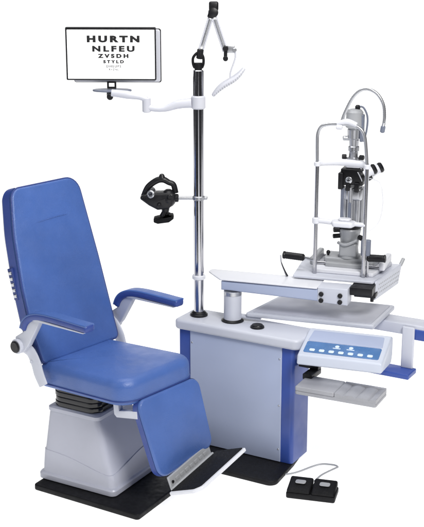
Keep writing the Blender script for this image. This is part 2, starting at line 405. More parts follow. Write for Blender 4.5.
# monitor arm
def xyz(*p): return Vector(p)
mb = MB(); mb.lathe([(0, 0.031), (0.006, 0.037), (0.062, 0.037), (0.068, 0.031)], (PX, PY, 1.832))
lv = -right
A = xyz(PX, PY, 1.862)
e0 = A + lv*0.035; e1 = A + lv*0.18 - Z_*0.022; e2 = A + lv*0.265 - Z_*0.012; 
mb.tube([e0, A + lv*0.10 - Z_*0.006, e1 - Z_*0.008, e2 - Z_*0.010], [0.028, 0.026, 0.017, 0.020], 16, 5, flat=0.9)
mb.cyl(e2 - Z_*0.035, e2 + Z_*0.040, 0.022, b=0.004)
mb.build('monitor_arm', ARMW, stand)
mb = MB(); f0 = e2 + Z_*0.030
mb.tube([f0 + lv*0.0, f0 + lv*0.035 + Z_*0.014, f0 + lv*0.10 + Z_*0.024, f0 + lv*0.178 + Z_*0.034], [0.020, 0.020, 0.026, 0.022], 16, 5, flat=0.8)
mb.build('monitor_arm', ARMW, stand)
# hook bracket for the hanging viewer
HZ = 1.366
mb = MB(); mb.lathe([(0, 0.029), (0.003, 0.033), (0.020, 0.033), (0.023, 0.029)], (PX, PY, HZ-0.011)); 
mb.cyl(xyz(PX, PY, HZ) + lv*0.03, xyz(PX, PY, HZ) + lv*0.13, 0.010, b=0.002)
mb.cyl(xyz(PX, PY, HZ) - lv*0.025, xyz(PX, PY, HZ) - lv*0.046, 0.010, b=0.003)
mb.build('hook_bracket', SATIN, stand)

# swing table group frame
th = R(11.5); O = Vector((-0.42, 0.285, 0)); U_ = Vector((math.cos(th), math.sin(th), 0)); V_ = Vector((-math.sin(th), math.cos(th), 0))
MT = frame(O, U_, V_, Z_)
MTv = MT @ Matrix(((1, 0, 0, 0), (0, 0, -1, 0), (0, 1, 0, 0), (0, 0, 0, 1)))   # draw in (u, z), extrude along -v
mb = MB(); mb.cyl((0, 0.045, 0.722), (0, 0.045, 0.878), 0.047, n=40, b=0.003, M=MT); pil = mb.build('table_pillar', LIGHTP, stand)
mb = MB(); mb.lathe([(0, 0.060), (0.006, 0.060), (0.012, 0.050), (0.014, 0.048)], (0, 0.045, 0.7215), M=MT); mb.build('pillar_ring', BLACK, pil)
mb = MB(); mb.cyl((0, 0.045, 0.866), (0, 0.045, 0.889), 0.0485, n=40, b=0.002, M=MT); mb.build('pillar_collar', SATIN, pil)
mb = MB()
mb.prism([(-0.058, 0.893), (0.47, 0.8815), (0.47, 0.9455), (-0.058, 0.940)], -0.120, -0.018, 0.010, 4, M=MTv)
arm = mb.build('table_arm', PANEL, stand)
mb = MB(); mb.prism([(0.462, 0.8795), (0.618, 0.874), (0.618, 0.9605), (0.462, 0.9575)], -0.122, -0.0155, 0.004, M=MTv); mb.build('arm_end_block', LIGHTP, arm)
for u in (0.482, 0.580):
    for z in (0.924, 0.890):
        s = MB(); s.cyl((u, 0.016, z), (u, 0.007, z), 0.0125, n=20, b=0.002, M=MT); s.build('bolt', BLACK, arm)
mb = MB(); mb.prism(rpoly([(-0.062, 0.012), (0.460, 0.012), (0.460, 0.185), (-0.165, 0.185), (-0.165, 0.135)], [0.02, 0.004, 0.01, 0.02, 0.03]), 0.9475, 0.9555, 0.003, M=MT); mb.build('arm_cover_plate', WHITE, stand)
# platform that carries the slit lamp
mb = MB(); mb.prism(rpoly([(0.30, 0.135), (0.722, 0.135), (0.800, 0.520), (0.27, 0.520)], [0.01, 0.012, 0.012, 0.02]), 0.9625, 0.9765, 0.004, M=MT); plat = mb.build('platform', LIGHTP, stand)
mb = MB(); e = Vector((0.800-0.722, 0.520-0.135, 0)).normalized(); nn = Vector((e.y, -e.x, 0)); p0 = Vector((0.724, 0.139, 0))
Mfl = MT @ frame(p0, e, Z_, nn)
mb.prism(rpoly([(0.0, 0.876), (0.34, 0.880), (0.385, 0.985), (0.02, 0.972)], 0.010), 0.0, 0.010, 0.003, M=Mfl)
fp = mb.build('platform_flap', LIGHTP, stand)
mb = MB()
for k in range(13):
    for j in range(3):
        mb.box(0.045 + k*0.023 + j*0.006, 0.056 + k*0.023 + j*0.006, 0.900 + j*0.022, 0.908 + j*0.022, 0.0098, 0.0110, 0.0004, c=0.003, M=Mfl)
mb.build('vent_slots', GREYM, fp)
mb = MB(); mb.cyl((0.372, 0.972, 0.004), (0.405, 1.006, 0.010), 0.010, b=0.003, M=Mfl); mb.build('flap_latch', GREYM, fp)
mb = MB(); mb.box(0.62, 0.735, 0.06, 0.30, 0.918, 0.961, 0.004, M=MT); mb.box(0.63, 0.742, 0.12, 0.20, 0.893, 0.918, 0.003, M=MT); mb.cyl((0.722, 0.135, 0.872), (0.722, 0.135, 0.895), 0.009, M=MT)
mb.build('slide_mechanism', BLACK, stand)
mb = MB(); mb.tube([(0.225, 0.165, 1.07), (0.229, 0.165, 1.03), (0.248, 0.165, 0.985), (0.262, 0.165, 0.957)], [0.003, 0.0035, 0.005, 0.008], 10, 6, M=MT); mb.build('lever', CHROME, stand)

# lower shelf
mb = MB(); mb.prism(rpoly([(0.070, 0.040), (0.752, 0.040), (0.800, 0.420), (0.170, 0.420)], [0.012, 0.012, 0.02, 0.015]), 0.752, 0.774, 0.006, M=MT); sh = mb.build('shelf', LIGHTP, stand)
mb = MB(); mb.prism(rpoly([(0.100, 0.062), (0.735, 0.062), (0.775, 0.400), (0.185, 0.400)], 0.012), 0.7738, 0.7758, 0.0008, M=MT); mb.build('shelf_mat', COVER, sh)
mb = MB(); mb.box(0.030, 0.150, 0.052, 0.092, 0.736, 0.7518, 0.004, M=MT); mb.build('shelf_arm', LIGHTP, stand)
mb = MB(); mb.lathe([(0, 0.037), (0.008, 0.036), (0.012, 0.030), (0.016, 0.028), (0.018, 0.010)], (-0.262, 0.292, 0.7225)); mb.build('shelf_pivot', BLACK, stand)

# rear bar with hanging post that carries the console
YB = 0.70
mb = MB(); mb.box(0.19, 0.74, YB, YB + 0.12, 0.672, 0.7335, 0.008, c=0.01, M=None); bar = mb.build('rear_bar', LIGHTP, stand)
mb = MB(); mb.box(0.430, 0.742, YB - 0.006, YB + 0.02, 0.655, 0.712, 0.004); mb.build('bar_trim', ROYAL, bar)
mb = MB(); mb.box(0.388, 0.455, YB - 0.024, YB - 0.0065, 0.498, 0.725, 0.006, c=0.008); mb.build('console_post', LIGHTP, stand)
mb = MB(); mb.box(0.215, 0.468, YB - 0.115, YB + 0.004, 0.470, 0.4985, 0.006); mb.box(0.245, 0.305, 0.56, 0.60, 0.499, 0.64, 0.006); mb.box(0.245, 0.305, 0.42, 0.559, 0.605, 0.64, 0.006); mb.build('console_foot', ROYAL, stand)

# console (control box)
thc = R(11); cO = Vector((0.058, 0.098, 0)); Uc = Vector((math.cos(thc), math.sin(thc), 0)); Vc = Vector((-math.sin(thc), math.cos(thc), 0))
MK = frame(cO, Uc, Vc, Z_)
Mside = MK @ Matrix(((0, 0, 1, 0), (1, 0, 0, 0), (0, 1, 0, 0), (0, 0, 0, 1)))   # draw in (v, z), extrude along u
mb = MB(); sidep = rpoly([(0.0, 0.640), (0.27, 0.600), (0.30, 0.640), (0.30, 0.735), (0.255, 0.748), (0.012, 0.688)], [0.010, 0.02, 0.02, 0.02, 0.015, 0.014])
mb.prism(sidep, 0.0, 0.425, 0.010, 4, M=Mside); con = mb.build('console', CASE, stand)
sl_a = math.atan2(0.748-0.688, 0.255-0.012)
MKt = MK @ frame((0, 0.012, 0.688), (1, 0, 0), (0, math.cos(sl_a), math.sin(sl_a)), (0, -math.sin(sl_a), math.cos(sl_a)))
mb = MB(); mb.prism(rpoly([(0.022, 0.030), (0.400, 0.030), (0.400, 0.130), (0.022, 0.130)], 0.01), -0.002, 0.0022, 0.001, M=MKt); film = mb.build('control_panel', PADBLU, con)
mb = MB(); mb.prism(rpoly([(0.022, 0.134), (0.400, 0.134), (0.392, 0.235), (0.03, 0.235)], 0.01), -0.002, 0.0018, 0.001, M=MKt); mb.build('lid', PANEL, con)
for k in range(7):
    mb = MB(); u = 0.064 + k*0.0485
    mb.prism(rrect(u - 0.014, u + 0.014, 0.040, 0.062, 0.007), 0.002, 0.006, 0.002, M=MKt); mb.build('button', BUTTON, con)
for u in (0.180, 0.250):
    mb = MB(); mb.cyl((u, 0.103, 0.0018), (u, 0.103, 0.0035), 0.011, n=20, M=MKt); mb.prism(rrect(u-0.02, u+0.02, 0.084, 0.091, 0.003), 0.0018, 0.0032, 0.0005, M=MKt); mb.build('indicator', BUTTON, con)
# tray under the console
thr = R(4); MR = frame((0.070, 0.060, 0), (math.cos(thr), math.sin(thr), 0), (-math.sin(thr), math.cos(thr), 0), Z_)
mb = MB(); mb.prism(rpoly([(0.0, 0.0), (0.42, 0.0), (0.42, 0.175), (0.0, 0.175)], 0.012), 0.498, 0.517, 0.006, M=MR)
tr = mb.build('tray', TRAYM, stand)
mb = MB(); mb.prism(rpoly([(0.0, 0.0), (0.205, 0.0), (0.205, 0.175), (0.0, 0.175)], 0.010), 0.5165, 0.540, 0.006, 4, M=MR); mb.build('tray_lid', TRAYM, tr)
prof = [(0.207, 0.516), (0.207, 0.538)]
for k in range(61):
    u = 0.212 + 0.203*k/60; prof.append((u, 0.527 + 0.0105*abs(math.cos((u-0.212)/0.203*math.pi*3))**0.7))
prof += [(0.418, 0.535), (0.418, 0.516)]
mb = MB(); mb.rings([[(u, v, z) for u, z in prof] for v in (0.003, 0.010, 0.158, 0.172)], M=MR)
mb.prism(rpoly([(0.207, 0.157), (0.4185, 0.157), (0.4185, 0.1745), (0.207, 0.1745)], 0.005), 0.5165, 0.541, 0.004, M=MR)
mb.build('tray_troughs', TRAYM, tr, sharp=50)
mb = MB(); mb.box(-0.011, 0.10, 0.27, 0.31, 0.560, 0.590, 0.004); mb.box(0.05, 0.10, 0.19, 0.31, 0.530, 0.560, 0.004); mb.build('tray_bracket', BLACK, stand)

# ================================================================== MONITOR
MO = Vector((-1.19, 0.36, 1.875))
mon = thing('monitor', 'flat monitor showing a black letter eye chart on white, carried by the white pole arm', 'monitor', MO)
am = R(29.8 - 1.5); rm = Vector((math.cos(am), math.sin(am), 0)); nm = Vector((math.sin(am), -math.cos(am), 0))
MM = frame(Vector((-1.19, 0.36, 1.945)), rm, Z_, nm)    # x right, y up, z towards camera
mb = MB(); mb.box(-0.243, 0.238, -0.004, 0.275, -0.022, 0.004, 0.004, c=0.006, M=MM); case = mb.build('bezel', BLACK, mon)
mb = MB(); mb.box(-0.234, 0.231, 0.004, 0.262, 0.0042, 0.0062, 0.0005, c=0.002, M=MM); scr = mb.build('screen', SCREEN, mon)
mb = MB(); mb.box(-0.205, 0.259, -0.016, 0.262, -0.036, -0.0225, 0.006, c=0.012, M=MM); shell = mb.build('back_shell', ARMW, mon)
mb = MB(); mb.box(-0.208, 0.2635, -0.0200, 0.2660, -0.042, -0.0362, 0.002, c=0.012, M=MM); mb.build('back_rim', BLACK, mon)
def text_mesh(s, size, bold, sx, gap):
    cu = bpy.data.curves.new('letters', 'FONT'); cu.body = s; cu.size = size; cu.offset = bold; cu.space_character = gap
    cu.align_x = 'CENTER'; cu.align_y = 'CENTER'; cu.extrude = 0.0002; cu.resolution_u = 4
    to = bpy.data.objects.new('letters_tmp', cu); COL.objects.link(to)
    dg = bpy.context.evaluated_depsgraph_get(); me = bpy.data.meshes.new_from_object(to.evaluated_get(dg))
    bpy.data.objects.remove(to); bpy.data.curves.remove(cu)
    me.transform(Matrix.Diagonal((sx, 1, 1, 1))); return me
for s, y, size, bold, sx, gap, mt in (('HURTN', 0.212, 0.044, 0.0030, 1.50, 1.42, INK), ('NLFEU', 0.161, 0.039, 0.0023, 1.52, 1.44, INK), ('ZVSDH', 0.124, 0.027, 0.0018, 1.38, 1.56, INK),
                                      ('STYLD', 0.094, 0.021, 0.0014, 1.28, 1.58, INK), ('DHEUPS', 0.070, 0.017, 0.0004, 1.1, 1.25, INK), ('RVZNL', 0.053, 0.013, 0.0003, 1.1, 1.25, INK)):
    me = text_mesh(s, size, bold, sx, gap)
    me.transform(Matrix.Translation(-MO) @ MM @ Matrix.Translation((0.012, y, 0.0068))); me.materials.append(mt)
    o = bpy.data.objects.new('letter_row', me); COL.objects.link(o); o.parent = scr
for k in range(4):
    for x in (-0.205, 0.203):
        mb = MB(); mb.box(x - 0.004, x + 0.004, 0.09 + k*0.036, 0.0925 + k*0.036, 0.0061, 0.0066, 0.0001, c=0.0005, M=MM); mb.build('margin_mark', FAINT, scr)
mb = MB(); mb.box(-0.030, -0.020, -0.050, 0.02, -0.034, -0.024, 0.002, M=MM); mb.box(0.010, 0.020, -0.050, 0.02, -0.034, -0.024, 0.002, M=MM)
mb.box(-0.030, 0.020, -0.022, -0.010, -0.035, -0.023, 0.002, M=MM); mb.box(-0.030, 0.020, -0.052, -0.042, -0.035, -0.023, 0.002, M=MM); mb.build('neck', BLACK, mon)
mb = MB(); bp = [(0.105*math.cos(2*math.pi*k/48), 0.062*math.sin(2*math.pi*k/48)) for k in range(48)]
MBs = frame(Vector((-1.19, 0.36, 1.882)), rm, Vector((-rm.y, rm.x, 0)), Z_)
mb.prism(bp, 0.0, 0.010, 0.004, M=MBs); mb.build('base', DGREY, mon)
mb = MB(); mb.cyl((-0.005, -0.075, -0.022), (-0.005, -0.040, -0.018), 0.017, b=0.004, M=MBs); mb.cyl((0.0, 0.0, -0.022), (0.0, 0.0, 0.002), 0.030, M=MBs); mb.build('clamp_knob', BLACK, mon)

# ================================================================== SPRING-ARM LAMP on the pole top
LT = Vector((PX, PY, 2.030))
lamp = thing('examination_lamp', 'small spring-arm examination lamp with a slatted white head, mounted on top of the chrome pole', 'lamp', LT)
upv = Z_
def S(dx, dz, dy=0.0): return LT + right*dx + Z_*dz + back*dy
mb = MB(); mb.cyl(S(0, 0.0), S(0, 0.035), 0.020, b=0.003)
mb.box(-0.024, 0.024, -0.012, 0.012, 0.030, 0.036, 0.002, M=frame(LT, right, back, Z_))
for dx in (-0.026, 0.026): mb.tube([S(dx*0.7, 0.010), S(dx, 0.03), S(dx, 0.060), S(dx*0.5 + 0.004, 0.082), S(0.010, 0.090)], 0.007, 10, 5)
mb.build('swivel_yoke', STEEL, lamp)
mb = MB(); mb.cyl(S(0.006, 0.055), S(0.012, 0.105), 0.017, b=0.004); mb.build('lower_joint', BLACK, lamp)
topj = S(0.072, 0.288); el = S(0.138, 0.093)
def springarm(p, q, nm):
    mb = MB(); d = (q-p).normalized(); sd = d.cross(back).normalized()
    for s in (-0.010, 0.010): mb.cyl(p + sd*s, q + sd*s, 0.0048, n=12)
    mb.build(nm, ARMW, lamp)
    L = (q-p).length; t = MB(); pts = []
    n = 26 * 10
    for k in range(n+1):
        f = k/n; a = 2*math.pi*26*f; pts.append(p + d*(L*(0.1+0.8*f)) + sd*(0.0065*math.cos(a)) + back*(-0.004 + 0.0065*math.sin(a)))
    t.tube(pts, 0.0016, 6); t.build('spring', SATIN, lamp)
springarm(S(0.014, 0.100), topj - (topj-S(0.014, 0.100)).normalized()*0.02, 'lower_arm')
springarm(topj + (el-topj).normalized()*0.02, el, 'upper_arm')
mb = MB(); mb.lathe([(0, 0.012), (0.004, 0.024), (0.03, 0.026), (0.034, 0.018)], topj - back*0.02 + right*0.004 - Z_*0.003, back)
mb.box(-0.018, 0.030, -0.016, 0.016, 0.004, 0.052, 0.010, c=0.010, M=frame(topj, right, back, Z_)); mb.cyl(topj - Z_*0.03 - right*0.012, topj + Z_*0.012, 0.016, b=0.004)
mb.build('elbow_joint', BLACK, lamp)
mb = MB(); mb.cyl(el + Z_*0.014 - back*0.014, el + Z_*0.014 + back*0.014, 0.014, b=0.003); mb.cyl(el + Z_*0.01, el - Z_*0.030, 0.009, b=0.002); mb.cyl(el - Z_*0.036 - back*0.012, el - Z_*0.036 + back*0.012, 0.013, b=0.003)
mb.build('head_joint', BLACK, lamp)
mb = MB(); mb.box(0.008, 0.045, -0.010, 0.010, -0.008, 0.030, 0.004, M=frame(el, right, back, Z_)); mb.cyl(el + right*0.044 + Z_*0.006 - back*0.012, el + right*0.044 + Z_*0.006 + back*0.012, 0.012, b=0.003)
mb.build('head_bracket', SATIN, lamp)
h0 = S(0.076, -0.127); h1 = S(0.231, 0.005); dh = (h1-h0).normalized(); uh = dh.cross(back)
if uh.z < 0: uh = -uh
Mh = frame(h0, dh, back, uh); Lh = (h1-h0).length
mid = h0 + dh*(Lh*0.60) + uh*0.008
mb = MB(); mb.tube([el + right*0.044 + Z_*0.006, el + right*0.050 - Z_*0.03, mid + Z_*0.03, mid], [0.005, 0.0042, 0.0042, 0.005], 12, 6); mb.build('head_stem', ARMW, lamp)
def sec(f):   # leaf-shaped shade: half width, half height, centre height
    wv = 0.010 + 0.013*math.sin(math.pi*min(1, max(0, 0.06 + f*0.90)))**0.8
    return wv*1.7, wv*0.75, 0.006*math.sin(2*math.pi*f)
mb = MB(); rings = []
for k in range(-2, 31):
    f = min(1, max(0, k/28)); e = {-2: .35, -1: .8, 29: .8, 30: .35}.get(k, 1.0); x = Lh*f + {-2: -.006, -1: -.004, 29: .004, 30: .006}.get(k, 0)
    a, b, cz = sec(f)
    rings.append([(x, a*e*math.cos(t), cz + b*e*math.sin(t)) for t in [2*math.pi*i/24 for i in range(24)]])
mb.rings(rings, M=Mh); shd = mb.build('lamp_shade', ARMW, lamp, sharp=60)
mb = MB()
for k in range(15):
    f = 0.05 + k*0.064; a, b, cz = sec(f)
    mb.tube([(Lh*f + 0.006*math.sin(t), a*1.015*math.cos(t), cz + b*1.03*math.sin(t)) for t in [math.pi*(1.02 + 0.96*i/14) for i in range(15)]], 0.0011, 6, M=Mh)
mb.build('shade_slats', GREYM, shd)

# ================================================================== HANGING BINOCULAR VIEWER
HV = xyz(PX, PY, HZ) + lv*0.185
view = thing('binocular_headset', 'black binocular examination headset hanging on the bracket halfway up the chrome pole', 'headset', HV)
Mv = frame(HV, right, back, Z_) @ Matrix.Scale(0.98, 4)
def ell(mb, c, r, M, n=18, mm=10, zs=None):
    rings = []
    for k in range(1, mm):
        a = math.pi*k/mm; rings.append([(c[0] + r[0]*math.sin(a)*math.cos(t), c[1] + r[1]*math.sin(a)*math.sin(t), c[2] - r[2]*math.cos(a)) for t in [2*math.pi*i/n for i in range(n)]])
    mb.rings(rings, M=M)
mb = MB()
mb.prism(rpoly([(-0.128, 0.006), (-0.075, -0.034), (-0.03, -0.058), (0.03, -0.052), (0.052, -0.030), (0.060, 0.030), (0.030, 0.036), (-0.06, 0.034), (-0.105, 0.024)], 0.012), -0.045, 0.045, 0.014, 4,
         M=Mv @ Matrix(((1, 0, 0, 0), (0, 0, -1, 0), (0, 1, 0, 0), (0, 0, 0, 1))))
ell(mb, (0.028, 0.0, 0.0), (0.042, 0.05, 0.05), Mv)
mb.cyl((0.05, 0, 0.0), (0.082, 0, 0.0), 0.022, b=0.004, M=Mv)
bod = mb.build('optics_housing', BLACK, view)
mb = MB(); mb.tube([(-0.105, 0.0, 0.012), (-0.080, 0.0, 0.060), (-0.035, 0.0, 0.094), (0.0, 0.0, 0.100), (0.030, 0.0, 0.085), (0.055, 0.0, 0.072), (0.066, 0.0, 0.028)], [0.014, 0.016, 0.017, 0.017, 0.015, 0.015, 0.016], 14, 6, flat=1.0, M=Mv)
mb.lathe([(0, 0.016), (0.006, 0.018), (0.022, 0.012), (0.026, 0.006)], (-0.006, 0, 0.105), M=Mv)
mb.build('head_band', BLACK, view)
for dy in (-0.046, 0.046):
    mb = MB(); s = -1 if dy < 0 else 1
    mb.lathe([(0, 0.020), (0.010, 0.021), (0.014, 0.017), (0.014, 0.012), (0.010, 0.010)], (-0.062, dy - s*0.004, 0.030), (-0.35, s, 0.12), M=Mv); ey = mb.build('eyepiece', SATIN, view)
    mb = MB(); mb.lathe([(0, 0.012), (0.002, 0.008), (0.003, 0.001)], Vector((-0.062, dy - s*0.004, 0.030)) + Vector((-0.35, s, 0.12)).normalized()*0.0105, (-0.35, s, 0.12), M=Mv); mb.build('lens', GLASS, ey)
mb = MB(); mb.tube([(0.012, 0, -0.045), (0.010, 0, -0.075), (0.004, 0, -0.10)], [0.024, 0.019, 0.026], 14, 5, M=Mv); mb.build('stem', BLACK, view)
mb = MB(); mb.prism(rpoly([(-0.052, -0.128), (-0.030, -0.136), (0.030, -0.128), (0.056, -0.108), (0.052, -0.086), (0.020, -0.092), (-0.030, -0.100), (-0.052, -0.106)], 0.008), -0.035, 0.035, 0.010, 4, M=Mv @ Matrix(((1, 0, 0, 0), (0, 0, -1, 0), (0, 1, 0, 0), (0, 0, 0, 1))))
mb.build('rear_pad', RUBBER, view)
for dx, dz in ((-0.02, -0.03), (0.035, 0.018)):
    mb = MB(); mb.cyl((dx, -0.043, dz), (dx, -0.060, dz), 0.011, b=0.003, M=Mv); mb.build('adjusting_knob', BLACK, view)

# ================================================================== SLIT LAMP on the platform
SLo = O + U_*0.57 + V_*0.34 + Z_*0.977
slit = thing('slit_lamp', 'grey and white slit lamp microscope with chrome head frame standing on the swing table platform', 'slit lamp', SLo)
def TP(u, v, z): return O + U_*u + V_*v + Z_*z
mb = MB(); mb.prism(rpoly([(0.385, 0.215), (0.708, 0.215), (0.765, 0.485), (0.36, 0.485)], 0.012), 0.977, 0.999, 0.005, M=MT); mb.build('base', WHITE, slit)
mb = MB(); mb.prism(rpoly([(0.425, 0.305), (0.69, 0.305), (0.71, 0.445), (0.415, 0.445)], 0.014), 0.9985, 1.042, 0.010, 4, M=MT)
mb.prism(rpoly([(0.44, 0.27), (0.64, 0.27), (0.64, 0.306), (0.44, 0.306)], 0.008), 0.9985, 1.022, 0.005, M=MT)
mb.build('cross_slide', GREYM, slit)
mb = MB()
for v in (0.300, 0.462): mb.cyl((0.375, v, 1.010), (0.752, v, 1.010), 0.008, M=MT)
mb.build('guide_rod', CHROME, slit)
for u in (0.372, 0.742):
    mb = MB(); mb.prism(rpoly([(u-0.016, 0.27), (u+0.016, 0.27), (u+0.016, 0.482), (u-0.016, 0.482)], 0.01), 0.9985, 1.045, 0.010, M=MT); mb.build('rail_cover', GREYM if u < .5 else WHITE, slit)
# lower body
mb = MB()
mb.lathe([(0, 0.060), (0.012, 0.060), (0.018, 0.050), (0.05, 0.047), (0.09, 0.050), (0.125, 0.055), (0.150, 0.060), (0.158, 0.056)], (0.550, 0.36, 1.040), n=36, M=MT)
mb.box(0.505, 0.600, 0.30, 0.345, 1.050, 1.125, 0.012, c=0.012, M=MT)
mb.tube([(0.498, 0.31, 1.125), (0.54, 0.293, 1.118), (0.59, 0.300, 1.140), (0.615, 0.335, 1.160)], 0.008, 10, 5, M=MT)
lb = mb.build('lower_body', GREYM, slit)
for p, q, rr in (((0.515, 0.35, 1.155), (0.466, 0.328, 1.152), 0.012), ((0.515, 0.34, 1.190), (0.470, 0.318, 1.190), 0.014), ((0.612, 0.31, 1.162), (0.628, 0.29, 1.162), 0.014)):
    mb = MB(); mb.cyl(p, q, rr, b=0.003, M=MT); mb.build('focus_knob', BLACK, lb)
mb = MB(); mb.cyl((0.440, 0.345, 1.0), (0.440, 0.345, 1.050), 0.006, M=MT); ell(mb, (0.440, 0.345, 1.058), (0.011, 0.011, 0.012), MT); mb.build('joystick', BLACK, slit)
mb = MB(); mb.lathe([(0, 0.058), (0.004, 0.062), (0.018, 0.062), (0.022, 0.050)], (0.550, 0.36, 1.198), n=36, M=MT); mb.build('turn_ring', BLACK, slit)
# upright arms between lower body and microscope
mb = MB()
for u, v, r in ((0.522, 0.345, 0.013), (0.552, 0.335, 0.016), (0.588, 0.345, 0.014), (0.606, 0.375, 0.012), (0.55, 0.39, 0.018)):
    mb.cyl((u, v, 1.215), (u, v, 1.42), r, n=20, M=MT)
mb.box(0.515, 0.612, 0.325, 0.40, 1.350, 1.418, 0.012, c=0.02, M=MT)
mb.build('upright', SATIN, slit)
mb = MB(); mb.cyl((0.553, 0.318, 1.222), (0.553, 0.318, 1.34), 0.008, M=MT); mb.cyl((0.506, 0.34, 1.225), (0.506, 0.34, 1.43), 0.007, M=MT); mb.build('slit_arm', DGREY, slit)
# black prism head
mb = MB(); mb.box(0.498, 0.618, 0.318, 0.43, 1.432, 1.520, 0.008, c=0.012, M=MT); mb.box(0.490, 0.515, 0.300, 0.36, 1.412, 1.500, 0.005, M=MT); mb.box(0.530, 0.552, 0.305, 0.34, 1.405, 1.45, 0.004, M=MT); mb.box(0.575, 0.600, 0.305, 0.34, 1.400, 1.45, 0.004, M=MT)
hd = mb.build('microscope_head', BLACK, slit)
mb = MB(); mb.lathe([(0, 0.018), (0.008, 0.018), (0.010, 0.014)], (0.545, 0.319, 1.462), (0, -1, 0), M=MT); lr = mb.build('lens_ring', SATIN, hd)
mb = MB(); mb.lathe([(0, 0.008), (0.012, 0.006), (0.013, 0.001)], (0.545, 0.3095, 1.462), (0, -1, 0), M=MT); mb.build('lens', GLASS, hd)
for k, (u, dv) in enumerate(((0.590, 0.34), (0.615, 0.395))):
    p = Vector((u, dv, 1.478)); d = Vector((0.80, 0.42, 0.42)).normalized()
    mb = MB(); mb.lathe([(0, 0.036), (0.030, 0.036), (0.034, 0.028), (0.070, 0.024), (0.078, 0.026)], p, d, n=28, M=MT); tb = mb.build('eyepiece_tube', WHITE, slit)
    mb = MB(); mb.lathe([(0, 0.026), (0.012, 0.029), (0.022, 0.024), (0.022, 0.012)], p + d*0.078, d, n=28, M=MT); mb.build('eyecup', BLACK, tb)
    mb = MB(); mb.lathe([(0, 0.0375), (0.020, 0.0375)], p + d*0.004, d, n=28, M=MT); mb.build('grip_ring', BLACK, tb)
# illumination tower
mb = MB(); mb.box(0.515, 0.605, 0.325, 0.42, 1.522, 1.556, 0.010, c=0.02, M=MT); mb.build('tower_foot', WHITE, slit)
mb = MB(); mb.lathe([(0, 0.036), (0.018, 0.036), (0.022, 0.024), (0.05, 0.024), (0.055, 0.029), (0.075, 0.029), (0.080, 0.024), (0.115, 0.026), (0.120, 0.034), (0.165, 0.036), (0.172, 0.030)], (0.556, 0.36, 1.556), n=28, M=MT)
mb.cyl((0.556, 0.36, 1.675), (0.500, 0.345, 1.675), 0.012, b=0.003, M=MT)
mb.build('illumination_tower', SATIN, slit)
for s in (-1, 1):
    mb = MB(); mb.cyl((0.556 + s*0.034, 0.35, 1.578), (0.556 + s*0.058, 0.345, 1.578), 0.013, b=0.003, M=MT); mb.build('slit_width_knob', BLACK, slit)
mb = MB(); mb.lathe([(0, 0.034), (0.008, 0.046), (0.085, 0.044), (0.098, 0.034), (0.102, 0.020)], (0.556, 0.36, 1.726), n=32, M=MT); lh = mb.build('lamp_housing', GREYM, slit)
mb = MB(); mb.box(0.588, 0.606, 0.34, 0.38, 1.66, 1.80, 0.005, M=MT); mb.build('filter_lever', DGREY, slit)
mb = MB(); mb.lathe([(0, 0.013), (0.014, 0.014), (0.022, 0.008)], (0.570, 0.36, 1.826), M=MT); mb.build('lamp_cap', BLACK, lh)
mb = MB(); mb.tube([(0.572, 0.36, 1.840), (0.600, 0.36, 1.835), (0.624, 0.35, 1.79), (0.622, 0.35, 1.72), (0.606, 0.36, 1.66)], 0.005, 10, 8, M=MT); mb.build('lamp_cable', DGREY, slit)
# head frame
hv = 0.20
mb = MB()
for u in (0.402, 0.660):
    mb.cyl((u, hv, 0.9765), (u, hv, 1.555), 0.0105, n=20, M=MT)
mb.cyl((0.678, hv + 0.012, 0.9765), (0.678, hv + 0.012, 1.10), 0.007, n=16, M=MT)
hf = mb.build('head_frame', CHROME, slit)
mb = MB()
mb.tube([(0.402, hv, 1.555), (0.399, hv, 1.66), (0.401, hv, 1.715), (0.418, hv, 1.752), (0.455, hv, 1.766), (0.51, hv, 1.770), (0.575, hv, 1.768), (0.618, hv, 1.752), (0.640, hv, 1.718), (0.650, hv, 1.66), (0.660, hv, 1.555)], 0.0085, 14, 8, M=MT)
mb.build('frame_arch', SATIN, slit)
mb = MB(); mb.tube([(0.50, hv-0.004, 1.772), (0.55, hv-0.004, 1.785), (0.60, hv-0.004, 1.770)], [0.012, 0.015, 0.012], 14, 6, M=MT); mb.cyl((0.500, hv-0.02, 1.757), (0.530, hv-0.02, 1.757), 0.012, b=0.003, M=MT); mb.build('frame_clamp', WHITE, slit)
mb = MB(); 
mb.tube([(0.400, hv, 1.560), (0.43, hv+0.035, 1.563), (0.53, hv+0.055, 1.565), (0.63, hv+0.035, 1.563), (0.662, hv, 1.560)], 0.018, 14, 8, flat=0.95, M=MT)
mb.build('forehead_band', WHITE, slit)
for u in (0.402, 0.660):
    mb = MB(); mb.lathe([(0, 0.012), (0.003, 0.017), (0.020, 0.017), (0.023, 0.012)], (u, hv, 1.548), M=MT); mb.build('frame_joint', WHITE, slit)
# chin rest
mb = MB(); mb.cyl((0.385, hv, 1.264), (0.515, hv, 1.258), 0.0135, b=0.003, M=MT)
mb.lathe([(0, 0.016), (0.004, 0.020), (0.03, 0.020), (0.034, 0.016)], (0.402, hv, 1.246), M=MT)
mb.prism(rpoly([(0.495, hv-0.045), (0.600, hv-0.045), (0.615, hv+0.02), (0.545, hv+0.05), (0.480, hv+0.02)], 0.02), 1.243, 1.272, 0.010, 4, M=MT)
mb.prism(rpoly([(0.52, hv-0.02), (0.585, hv-0.02), (0.585, hv+0.03), (0.52, hv+0.03)], 0.02), 1.272, 1.284, 0.006, 4, M=MT)
mb.cyl((0.60, hv, 1.258), (0.664, hv, 1.256), 0.0115, b=0.003, M=MT)
mb.build('chin_rest', WHITE, slit)
